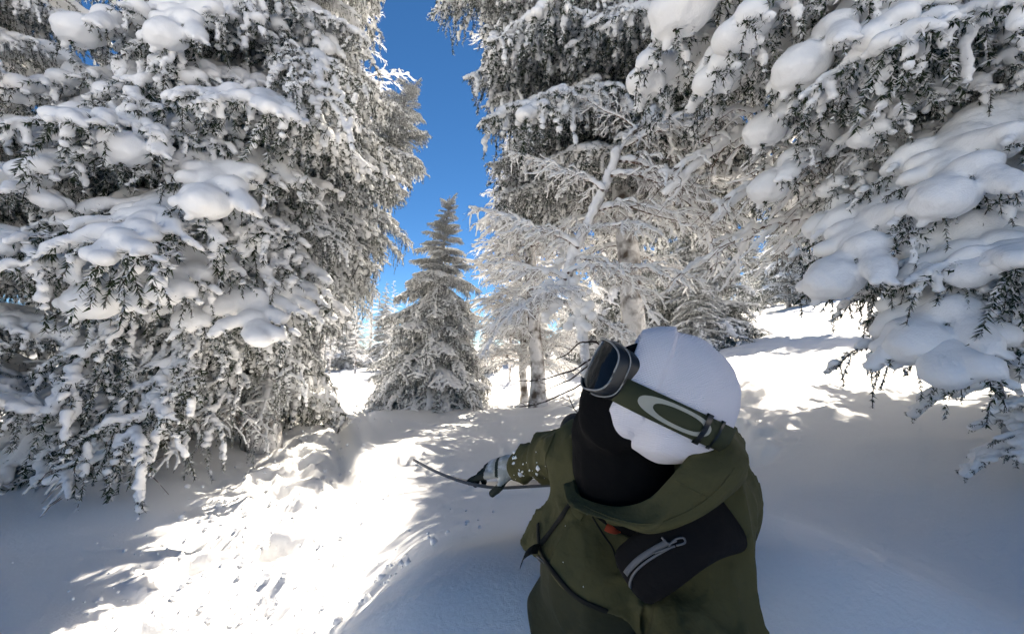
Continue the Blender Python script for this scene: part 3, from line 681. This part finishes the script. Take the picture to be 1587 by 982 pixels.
HF = U((-.88, .16, .42)); HS = U((-.10, -1, 0) - HF * (np.array((-.10, -1, 0)) @ HF)); HU = U(np.cross(HS, HF)); HU = HU if HU[2] > 0 else -HU
HC = P(1040, 612, .84)
SRt, ERt, WRt = P(908, 702, 1.06), P(853, 707, 1.28), P(803, 722, 1.45)
SLf, ELf, WLf = P(1080, 778, .93), P(1088, 1000, .79), P(1030, 1220, .58)
CH, BE, HI = P(985, 778, 1.0), P(930, 885, .99), P(935, 965, 1.08)
KR, KL = P(872, 910, 1.34), P(985, 900, 1.5)
BA_mid, BA_right = P(778, 751, 1.60), P(845, 747.5, 1.645)
bax = U(BA_right - BA_mid); ray = U(BA_mid - CAM)
AR = BA_mid + bax * .30 + np.array([0, 0, .10]); AL = BA_mid + bax * .72 + np.array([0, 0, .10])
lo_all = np.array([-.35, .35, .25]); hi_all = np.array([1.05, 2.5, 1.65])

def f_body(p):
    d = ell(p, HC + HF * .005 + HU * .0, (HF, HU, HS), (.085, .095, .055)); d = smin(d, ell(p, HC + HF * .06 - HU * .075, (HF, HU, HS), (.05, .055, .05)), .05)
    d = smin(d, cap(p, HC - HU * .06 - HF * .02, CH + np.array([.01, .05, .06]), .045, .055), .03)
    d = smin(d, cap(p, CH, BE, .105, .10), .05); d = smin(d, cap(p, BE, HI, .10, .105), .05)
    for a, b_, c, r in ((SRt, ERt, WRt, .042), (SLf, ELf, WLf, .046)):
        d = smin(d, cap(p, CH + (a - CH) * .3, a, .07, .055), .05); d = smin(d, cap(p, a, b_, r + .008, r - .004), .03); d = smin(d, cap(p, b_, c, r - .004, r - .016), .02)
    for a, k_, f in ((HI + np.array([-.05, 0, 0]), KR, AR), (HI + np.array([.06, 0, 0]), KL, AL)):
        d = smin(d, cap(p, a, k_, .075, .052), .05); d = smin(d, cap(p, k_, f, .052, .036), .02); d = smin(d, cap(p, f, f - np.array([.05, -.14, .06]), .035, .03), .02)
    return d
person = obj('person', sdf_mesh(f_body, lo_all, hi_all, .011), M['skin'])
tag(person, 'snowboarder in white beanie, black face mask and olive jacket, reaching a gloved hand down', 'person')

def folds(p, s, amp, seed): 
    n_ = noise(p[..., 0] * s, p[..., 1] * s, p[..., 2] * s * .55, seed); return amp * (1 - np.abs(n_)) ** 3
h1, h2, h3 = P(836, 856, .9), P(962, 946, .84), P(905, 905, 1.15); hn = U(np.cross(h2 - h1, h3 - h1)); hn = hn if hn[2] > 0 else -hn
def f_jacket(p):
    d = cap(p, CH, BE, .145, .158); d = smin(d, cap(p, BE, BE + (HI - BE) * .8, .158, .165), .06)
    d = np.maximum(d, -((p - h1) @ hn) - .01 * noise(p[..., 0] * 9, p[..., 1] * 9, 0, 4))
    d = smin(d, cap(p, CH, SLf, .13, .115), .06); d = smin(d, cap(p, CH + (SRt - CH) * .2, SRt, .12, .082), .06)
    a = smin(cap(p, SRt, ERt, .078, .054), cap(p, ERt, WRt, .054, .040), .03); d = smin(d, a, .035)
    a = smin(cap(p, SLf, ELf, .104, .088), cap(p, ELf, WLf, .088, .062), .05); d = smin(d, a, .04)
    # hollow for the neck
    d = np.maximum(d, -(cap(p, P(960, 690, .86), P(978, 765, .88), .10, .07)))
    return d - folds(p, 8, .024, 3) - folds(p, 19, .011, 8) + .010
jk = sdf_mesh(f_jacket, (-.1, .4, .35), (.75, 1.65, 1.35), .0075); obj('jacket', jk, M['jacket'], person); JT = bvh(jk)
def f_trs(p):
    d = cap(p, HI + np.array([-.04, 0, 0]), HI + np.array([.06, 0, .02]), .145, .145); d = smin(d, cap(p, HI, BE, .15, .138), .05)
    for a, k_, f in ((HI + np.array([-.06, 0, 0]), KR, AR), (HI + np.array([.06, 0, 0]), KL, AL)):
        d = smin(d, cap(p, a, k_, .118, .092), .05); d = smin(d, cap(p, k_, f, .088, .068), .03)
    return d - folds(p, 10, .010, 13) + .004
obj('trousers', sdf_mesh(f_trs, (-.25, .75, .2), (.9, 2.3, 1.05), .011), M['trousers'], person)
for f, nm in ((AR, 'boot'), (AL, 'boot')):
    side = U(np.cross(bax, np.array([0, 0, 1.0])))
    bt = sdf_mesh(lambda p: smin(cap(p, f + np.array([0, 0, .10]), f - np.array([0, 0, .05]), .062, .058), cap(p, f - np.array([0, 0, .05]) - side * .06, f - np.array([0, 0, .055]) + side * .17, .048, .045), .04), f - .3, f + .3, .012)
    obj(nm, bt, M['boot'], person)
# face mask
def f_mask(p):
    d = ell(p, HC + HF * .045 - HU * .02, (HF, HU, HS), (.095, .105, .076))
    d = smin(d, ell(p, HC + HF * .118 - HU * .052, (HF, HU, HS), (.026, .03, .024)), .035)
    d = smin(d, ell(p, HC + HF * .092 - HU * .095, (HF, HU, HS), (.042, .05, .042)), .05)
    d = smin(d, cap(p, P(944, 672, .94), P(968, 735, .93), .078, .093), .04); d = smin(d, cap(p, P(968, 735, .93), P(985, 800, .95), .10, .085), .04)
    return d - folds(p, 16, .005, 21)
obj('face_mask', sdf_mesh(f_mask, (.0, .7, .8), (.5, 1.15, 1.45), .006), M['black_knit'], person)
# hat with a turned-up cuff
def f_hat(p):
    q = p - HC; d = ell(p, HC, (HF, HU, HS), (.126, .121, .096)); u_ = q @ HF; v_ = q @ HU
    d = smin(d, ell(p, HC - HU * .062 + HF * .028 + HS * .008, (HF, HU, HS), (.088, .057, .076)), .03)
    d = d - .0022 * np.exp(-((u_ + .05) / .05) ** 2) * (1 - np.abs(noise(u_ * 16, v_ * 9, (q @ HS) * 9, 7))) ** 2
    d = d - .004 * noise(p[..., 0] * 22, p[..., 1] * 22, p[..., 2] * 22, 5) - .006 * np.exp(-((v_ + .10) / .02) ** 2) * noise(p[..., 0] * 30, 0, p[..., 2] * 30, 6)
    d = d - .008 * sstep(.040, .046, u_) * sstep(-.085, -.045, v_)
    return np.maximum(d, u_ - .100)
hatb = sdf_mesh(f_hat, HC - .19, HC + .19, .0032); HB = bvh(hatb); obj('beanie', hatb, M['knit'], person)
# hood and collar rolled round the neck
inn = polyline([P(*q) for q in ((889, 742, .93), (894, 764, .88), (925, 779, .83), (965, 784, .795), (1005, 772, .765), (1040, 738, .755), (1078, 694, .775), (1121, 653, .84), (1128, 648, .98))], 60)
out = polyline([P(*q) for q in ((888, 752, .935), (893, 777, .87), (925, 799, .795), (965, 815, .75), (1010, 827, .73), (1070, 809, .732), (1120, 778, .765), (1158, 740, .84), (1150, 715, 1.0))], 60)
NC = P(990, 745, .92); hb = Buf(); rows = []
for s_ in np.linspace(0, 1, 13):
    m_ = inn * (1 - s_) + out * s_; o_ = m_ - NC; o_ /= np.linalg.norm(o_, axis=1, keepdims=True)
    crease = (.018 * noise(np.arange(60) * .11, s_ * 2.5, 0, 4) + .014 * (1 - np.abs(noise(np.arange(60) * .16 + s_ * 2.2, s_ * 3.0, 0, 14))) ** 4)[:, None]
    rows.append(m_ + o_ * (.007 * math.sin(math.pi * s_)) + o_ * crease * math.sin(math.pi * s_) + np.array([0, -.012, .0]) * math.sin(math.pi * s_))
deep = [inn + (NC - inn) * .10 + np.array([0, .02, -.02]), inn + (NC - inn) * .22 + np.array([0, .03, -.06])]
tail_ = [out + (NC - out) * .06 + np.array([0, .02, -.012]), out + (NC - out) * .2 + np.array([0, .05, -.02])]
hb.grid(np.array([deep[1], deep[0]] + rows + tail_)); obj('hood', hb, M['jacket'], person); HT = bvh(hb)
for px in ([(893, 655), (896, 690), (893, 730), (894, 770)], [(868, 655), (852, 690), (846, 712), (850, 738)]):
    obj('seam_fold_line', ribbon(JT, px, .006, .002, .001), M['jacket'], person)
for px in ([(918, 800), (935, 828), (950, 850), (958, 880)],):
    obj('seam_fold_line', ribbon(JT, px, .0035, .0012, .0005), M['webbing'], person)  # dark ribbon standing in for the shade along folds in the jacket cloth
for px in ([(905, 783), (950, 803), (1005, 812), (1060, 795), (1108, 762), (1138, 725)], [(1048, 745), (1075, 760), (1098, 770)]):
    obj('seam_fold_line', ribbon(HT, px, .0028, .001, .0006), M['jacket'], person)
obj('zip_flap', ribbon(JT, [(897, 660), (899, 700), (895, 735), (893, 785), (905, 800)], .022, .005, .002), M['jacket'], person)
obj('zip_pull', ribbon(JT, [(912, 785), (914, 797)], .012, .004, .004, 8), M['grey_trim'], person)
obj('orange_tab', ribbon(JT, [(938, 815), (955, 822), (966, 818)], .016, .004, .004, 12), M['orange'], person)
rng = np.random.default_rng(3); fb = Buf()
for k in range(26):
    px = 795 + 60 * rng.random() ** 1.6; py = rng.uniform(700, 742); d = P(px, py, 1) - CAM
    loc, nor, i_, ds = JT.ray_cast(Vector(CAM), Vector(d).normalized())
    if loc is None or ds < 1.15: continue
    fb.add(np.array(loc) + IV * (.0012 + .007 * rng.random() ** 3) * rng.uniform(.5, 1.7, (12, 1)), IF)
for k in range(5):
    loc, nor = hit(JT, rng.uniform(840, 960), rng.uniform(800, 920)); fb.add(loc + IV * rng.uniform(.0008, .0016), IF)
tag(obj('snow_dust', fb, M['snow'], person), kind='stuff')

# gloves: palm, four bent fingers, thumb
def glove(name, wrist, fwd, back, thumbside, reachf, split):
    fwd = U(fwd); back = U(back - fwd * (back @ fwd)); lat = np.cross(back, fwd) * thumbside
    pc = wrist + fwd * .055
    def fn(p):
        d = cap(p, wrist - fwd * .03, wrist + fwd * .03, .044, .037)
        d = smin(d, ell(p, pc, (fwd, lat, back), (.055, .046, .026)), .02)
        for k, (o, l, c) in enumerate(((.030, .048, .25), (.010, .053, .55), (-.010, .050, .8), (-.030, .042, .95))):
            r0 = pc + lat * o + fwd * .040; c = c * reachf
            d1 = U(fwd * math.cos(c * .6) - back * math.sin(c * .6)); d2 = U(fwd * math.cos(c * 1.6) - back * math.sin(c * 1.6)); d3 = U(fwd * math.cos(c * 2.3) - back * math.sin(c * 2.3))
            a = r0 + d1 * l * .8; b_ = a + d2 * l * .55; e = b_ + d3 * l * .4
            g_ = np.minimum(np.minimum(cap(p, r0, a, .0125, .0115), cap(p, a, b_, .0115, .0108)), cap(p, b_, e, .0108, .0095)); d = smin(d, g_, .006)
        r0 = pc + lat * .034 - fwd * .02; a = r0 + U(lat * .8 + fwd * .5 - back * .5) * .045; b_ = a + U(fwd * .8 - back * .55 + lat * .1) * .038
        return smin(d, np.minimum(cap(p, r0, a, .016, .0125), cap(p, a, b_, .0125, .0105)), .01) - folds(p, 40, .002, 9)
    b = sdf_mesh(fn, pc - .17, pc + .17, .0034); me = b.mesh(name); me.materials.append(M['glove_pale']); me.materials.append(M['glove_dark'])
    n_ = len(me.polygons); c_ = np.empty(n_ * 3); me.polygons.foreach_get('center', c_); c_ = c_.reshape(-1, 3)
    rel = (c_ - pc) @ fwd; lt = (c_ - pc) @ lat; bk = (c_ - pc) @ back
    me.polygons.foreach_set('material_index', ((rel > .058) | (bk < -.012) | ((np.abs(rel - .012) < .006) & (bk > 0))).astype(np.int32)); 
    return obj(name, me, None, person)
glove('glove', WRt + U(WRt - ERt) * .0, U(WRt - ERt) * .35 + np.array([-.95, .0, -.05]), np.array([.1, -.45, .9]), 1, .9, 0)
glove('glove', WLf, U(WLf - ELf), np.array([.6, -.3, .4]), -1, 1.5, 0)

# goggles
gg = empty('ski_goggles', HC + HF * .12); tag(gg, 'ski goggles with dark reflective lens and olive strap worn over the white beanie', 'goggles'); OG = np.array(gg.location)
def lens_pt(al, v, grow=0.0, back=0.0):
    ca, sa = np.cos(al), np.sin(al); rr = .088 + grow
    return HC - OG + HU * (v * .95 - .008)[..., None] + HF * (.080 + rr * ca * (1 - 3.0 * v * v * 6) - back)[..., None] + HS * ((.094 + grow) * sa)[..., None]
def lens_border(th):                         # rounded outline in (angle, height), notched for the nose
    c_, s_ = np.cos(th), np.sin(th); e = 2 / 3.4
    al = 1.10 * np.sign(c_) * np.abs(c_) ** e; v = .054 * np.sign(s_) * np.abs(s_) ** e
    return al, v + np.where(s_ < 0, .018 * np.exp(-(al / .22) ** 2), 0)
th = np.linspace(0, 2 * np.pi, 97)[:-1]; ba, bv = lens_border(th)
ring = np.linspace(0, 1, 16)[:, None]; lb = Buf(); lb.grid(lens_pt(ba[None] * ring, bv[None] * ring), closed_u=True); obj('lens', lb, M['lens'], gg)
fb = Buf(); fb.grid(np.stack([lens_pt(ba * .985, bv * .97, .004), lens_pt(ba * 1.02, bv * 1.04, .003, .004), lens_pt(ba * 1.03, bv * 1.06, -.002, .02), lens_pt(ba * 1.04, bv * 1.0, -.012, .045)]), closed_u=True); obj('frame', fb, M['frame'], gg)
rb = Buf(); q = lens_pt(ba * 1.0, bv * 1.01, .0045); rb.tube(np.concatenate([q, q[:2]]), .0017, 6, False); obj('rim', rb, M['rim'], gg)
rb = Buf(); q = lens_pt(ba * 1.05, bv * 1.08, .001, .016); rb.tube(np.concatenate([q, q[:2]]), .0013, 6, False); obj('rim', rb, M['rim'], gg)
_W = np.linspace(-.07, .01, 17); _PH = np.linspace(0, 2 * np.pi, 181); _RT = np.zeros((17, 181))
def _base(ph, w_):
    k_ = math.sqrt(max(1 - (w_ / .130) ** 2, .05)); return HF * (.130 * k_ * math.cos(ph)) + HS * (.100 * k_ * math.sin(ph))
for a_, w_ in enumerate(_W):                 # how far out the hat reaches in every direction at every height
    for b_, ph_ in enumerate(_PH):
        v_ = _base(ph_, w_); r_ = np.linalg.norm(v_); v_ /= r_; o_ = HC + HU * w_ + v_ * .3
        loc, nor, i_, ds = HB.ray_cast(Vector(o_), Vector(-v_)); _RT[a_, b_] = max(.3 - ds if loc is not None else 0, r_ * .93)
for _ in range(14):                          # an elastic band is taut: it bridges the hollows
    sm = (np.roll(_RT[:, :-1], 1, 1) + np.roll(_RT[:, :-1], -1, 1)) / 2; _RT[:, :-1] = np.maximum(_RT[:, :-1] * .999, .5 * _RT[:, :-1] + .5 * sm); _RT[:, -1] = _RT[:, 0]
_RM = _RT.copy()
for a_ in range(17): _RM[a_] = _RT[max(0, a_ - 2):a_ + 3].max(0)
def strap_pt(ph, v, off):
    w_ = -.032 + v; out_ = []
    for p_, q_ in zip(np.ravel(ph), np.ravel(w_)):
        d_ = _base(p_, q_); d_ /= np.linalg.norm(d_); i_ = (q_ - _W[0]) / (_W[1] - _W[0]); i0 = int(np.clip(i_, 0, 15)); f_ = np.clip(i_ - i0, 0, 1)
        r_ = np.interp(p_ % (2 * np.pi), _PH, _RM[i0] * (1 - f_) + _RM[i0 + 1] * f_); out_.append(HC - OG + HU * q_ + d_ * (r_ + off))
    return np.array(out_).reshape(np.shape(ph) + (3,))
def strap_mesh(p0, p1, v0, v1, o0, o1, n=60):
    ph = np.linspace(p0, p1, n); sec = [(v0, o0), (v0, o1), (v0 * .5 + v1 * .5, o1 + .0006), (v1, o1), (v1, o0), (v0, o0)]
    b = Buf(); b.grid(np.stack([strap_pt(ph, np.full(n, v), o) for v, o in sec], 1)); return b
st = obj('strap', strap_mesh(R(37), R(323), -.0245, .0245, .002, .0055, 140), M['strap'], gg)
fs = 1.0
def logo_mesh(pc, hw, hh, ihw, ihh, ishift):
    a = np.linspace(0, 2 * np.pi, 65); e = 2 / 2.3
    ex = np.sign(np.cos(a)) * np.abs(np.cos(a)) ** e; ey = np.sign(np.sin(a)) * np.abs(np.sin(a)) ** e
    b = Buf(); b.grid(np.stack([strap_pt(pc + hw * ex, hh * ey, .0068), strap_pt(pc + hw * (.5 * ex) + ihw * .5 * ex + ishift * .5, (hh + ihh) / 2 * ey, .0070), strap_pt(pc + ihw * ex + ishift, ihh * ey, .0068)])); return b
obj('logo', logo_mesh(R(92), .50, .0195, .34, .0132, .02), M['logo'], st)
obj('adjuster', strap_mesh(R(111), R(116), -.029, .029, .004, .0085, 8), M['frame'], gg)
obj('keeper', strap_mesh(R(128), R(131), -.028, .028, .004, .0075, 8), M['frame'], gg)

# black bag slung across the chest
bag = empty('chest_bag', P(1060, 850, .78)); tag(bag, 'black padded sling bag with grey zip strapped across the olive jacket', 'bag'); OBg = np.array(bag.location)
def loft(pts, n, hb_, hn_, roundness, e=.75, m=28):
    q = polyline(pts, n); t = np.gradient(q, axis=0); t /= np.linalg.norm(t, axis=1, keepdims=True); nn = CAM - q; nn -= t * (nn * t).sum(1, keepdims=True); nn /= np.linalg.norm(nn, axis=1, keepdims=True); bb = np.cross(nn, t)
    s_ = np.linspace(0, 1, n); cl = np.minimum(1, np.sqrt(np.clip(1 - np.clip((np.abs(s_ - .5) * 2 - (1 - roundness)) / roundness, 0, 1) ** 2, 0.001, 1)))
    a = np.arange(m) / m * 2 * np.pi; c_ = np.sign(np.cos(a)) * np.abs(np.cos(a)) ** e; n_ = np.sign(np.sin(a)) * np.abs(np.sin(a)) ** e
    V = q[:, None] + bb[:, None] * (hb_(s_) * cl)[:, None, None] * c_[None, :, None] + nn[:, None] * (hn_ * cl)[:, None, None] * n_[None, :, None]
    b = Buf(); b.grid(V, closed_u=True); return b
bagp = [P(*q) for q in ((1130, 796, .95), (1122, 802, .85), (1098, 815, .785), (1060, 838, .745), (1015, 868, .745), (975, 897, .765))]
bb_ = loft(bagp, 60, lambda s: .062 - .018 * s + .004 * np.sin(s * 9), .030, .16); BT = bvh(bb_)
bb_.v = [v - OBg.astype(np.float32) for v in bb_.v]; obj('pouch', bb_, M['black_nylon'], bag)
def rb_(tree, px, wid, th_, off, org, n=30):
    b = ribbon(tree, px, wid, th_, off, n); b.v = [v - org.astype(np.float32) for v in b.v]; return b
obj('zip', rb_(BT, [(968, 926), (963, 908), (970, 888), (988, 868), (1012, 852), (1034, 840)], .010, .003, .001, OBg), M['grey_trim'], bag)
obj('piping', rb_(BT, [(980, 918), (977, 902), (985, 885), (1003, 869), (1024, 856), (1042, 846)], .004, .003, .001, OBg), M['grey_trim'], bag)
for px in ([(1026, 833), (1036, 842), (1048, 838)], [(1036, 846), (1046, 836), (1058, 834), (1060, 841), (1048, 845)], [(1015, 856), (1030, 851), (1046, 846)]):
    q = [hit(BT, a, b_, .006)[0] - OBg for a, b_ in px]; b = Buf(); b.tube(polyline(q, 20), .0017, 6); obj('cord', b, M['grey_trim'], bag)
# backpack: pack on the back, straps over the jacket
bp_ = empty('backpack', CH + np.array([.05, .2, -.15])); OP = np.array(bp_.location); tag(bp_, 'backpack worn by the snowboarder, with thin dark buckled straps over the olive jacket', 'backpack')
bkc = CH + np.array([.0, .24, -.06])
pk = sdf_mesh(lambda p: np.linalg.norm(np.maximum(np.abs((p - bkc) @ np.stack([U((.9, .4, 0)), U((-.4, .9, 0)), np.array((0, 0, 1.))], 1)) - np.array([.07, .03, .13]), 0), axis=-1) - .05, bkc - .3, bkc + .3, .012)
pk.v = [v - OP.astype(np.float32) for v in pk.v]; obj('pack_body', pk, M['black_nylon'], bp_)
obj('chest_strap', rb_(JT, [(895, 772), (882, 785), (868, 806), (852, 828), (840, 842)], .012, .003, .002, OP), M['webbing'], bp_)
obj('hip_strap', rb_(JT, [(836, 812), (838, 846), (850, 872), (872, 902), (905, 930), (940, 944)], .009, .003, .003, OP), M['webbing'], bp_)
q0, n0 = hit(JT, 842, 866, .006); sx = U(np.cross(n0, [0, 0, 1.])); uy = np.cross(sx, n0)
b = Buf(); a = np.array([(-1, -1), (1, -1), (1, 1), (-1, 1), (-1, -1), (1, -1)]) * .009; b.tube(polyline(q0 - OP + a[:, :1] * sx + a[:, 1:] * uy * 1.2, 40), .0022, 6, False); obj('buckle', b, M['grey_trim'], bp_)
q0, n0 = hit(JT, 838, 850, .004); q1 = polyline([q0 - OP, P(824, 852, .89) - OP, P(812, 862, .885) - OP, P(808, 876, .89) - OP], 16); wv_ = np.array([.004, .002, .009])
b = Buf(); b.grid(np.stack([q1 - wv_, q1 + wv_, q1 + wv_ + np.array([0, .003, 0]), q1 - wv_ + np.array([0, .003, 0]), q1 - wv_], 1)); obj('strap_tail', b, M['webbing'], bp_)

# snowboard
sb = empty('snowboard', BA_mid); tag(sb, 'thin dark snowboard with upturned tip under the gloved hand, half sunk in powder', 'snowboard')
nb = U(np.cross(bax, ray)); nb = nb if nb[2] > 0 else -nb
tilt = R(4.5); nb = np.array(Matrix.Rotation(tilt, 3, Vector(bax)) @ Vector(nb)); wb_ = np.cross(nb, bax)
s_ = np.linspace(-.43, .98, 110); tipd = P(641, 712, 1.50) - BA_mid
kk = (tipd @ nb) / (.43 ** 2.0)
rise = np.where(s_ < 0, kk * np.abs(s_) ** 2.0, np.where(s_ > .8, .9 * (s_ - .8) ** 2, 0))
ctr = bax[None] * s_[:, None] * np.where(s_ < 0, (tipd @ -bax) / .43, 1.0)[:, None] + nb[None] * rise[:, None]
e0 = np.clip((s_ + .43) / .16, 0, 1); e1 = np.clip((.98 - s_) / .14, 0, 1)
half = (.118 + .022 * ((s_ - .35) / .7) ** 2) * np.sqrt(np.clip(1 - (1 - e0) ** 2.4, 0, 1)) * np.sqrt(np.clip(1 - (1 - e1) ** 2.4, 0, 1)) + .002
lat_ = np.linspace(-1, 1, 9)
top_ = ctr[:, None] + wb_[None, None] * (half[:, None] * lat_[None])[..., None] + nb * .005; bot_ = top_ - nb * .010
b = Buf(); b.grid(top_); obj('top_sheet', b, M['board_top'], sb)
b = Buf(); b.grid(bot_[:, ::-1]); obj('base', b, M['board_base'], sb)
for j in (0, -1):
    b = Buf(); b.grid(np.stack([top_[:, j], bot_[:, j]], 1)); obj('edge', b, M['grey_trim'], sb)
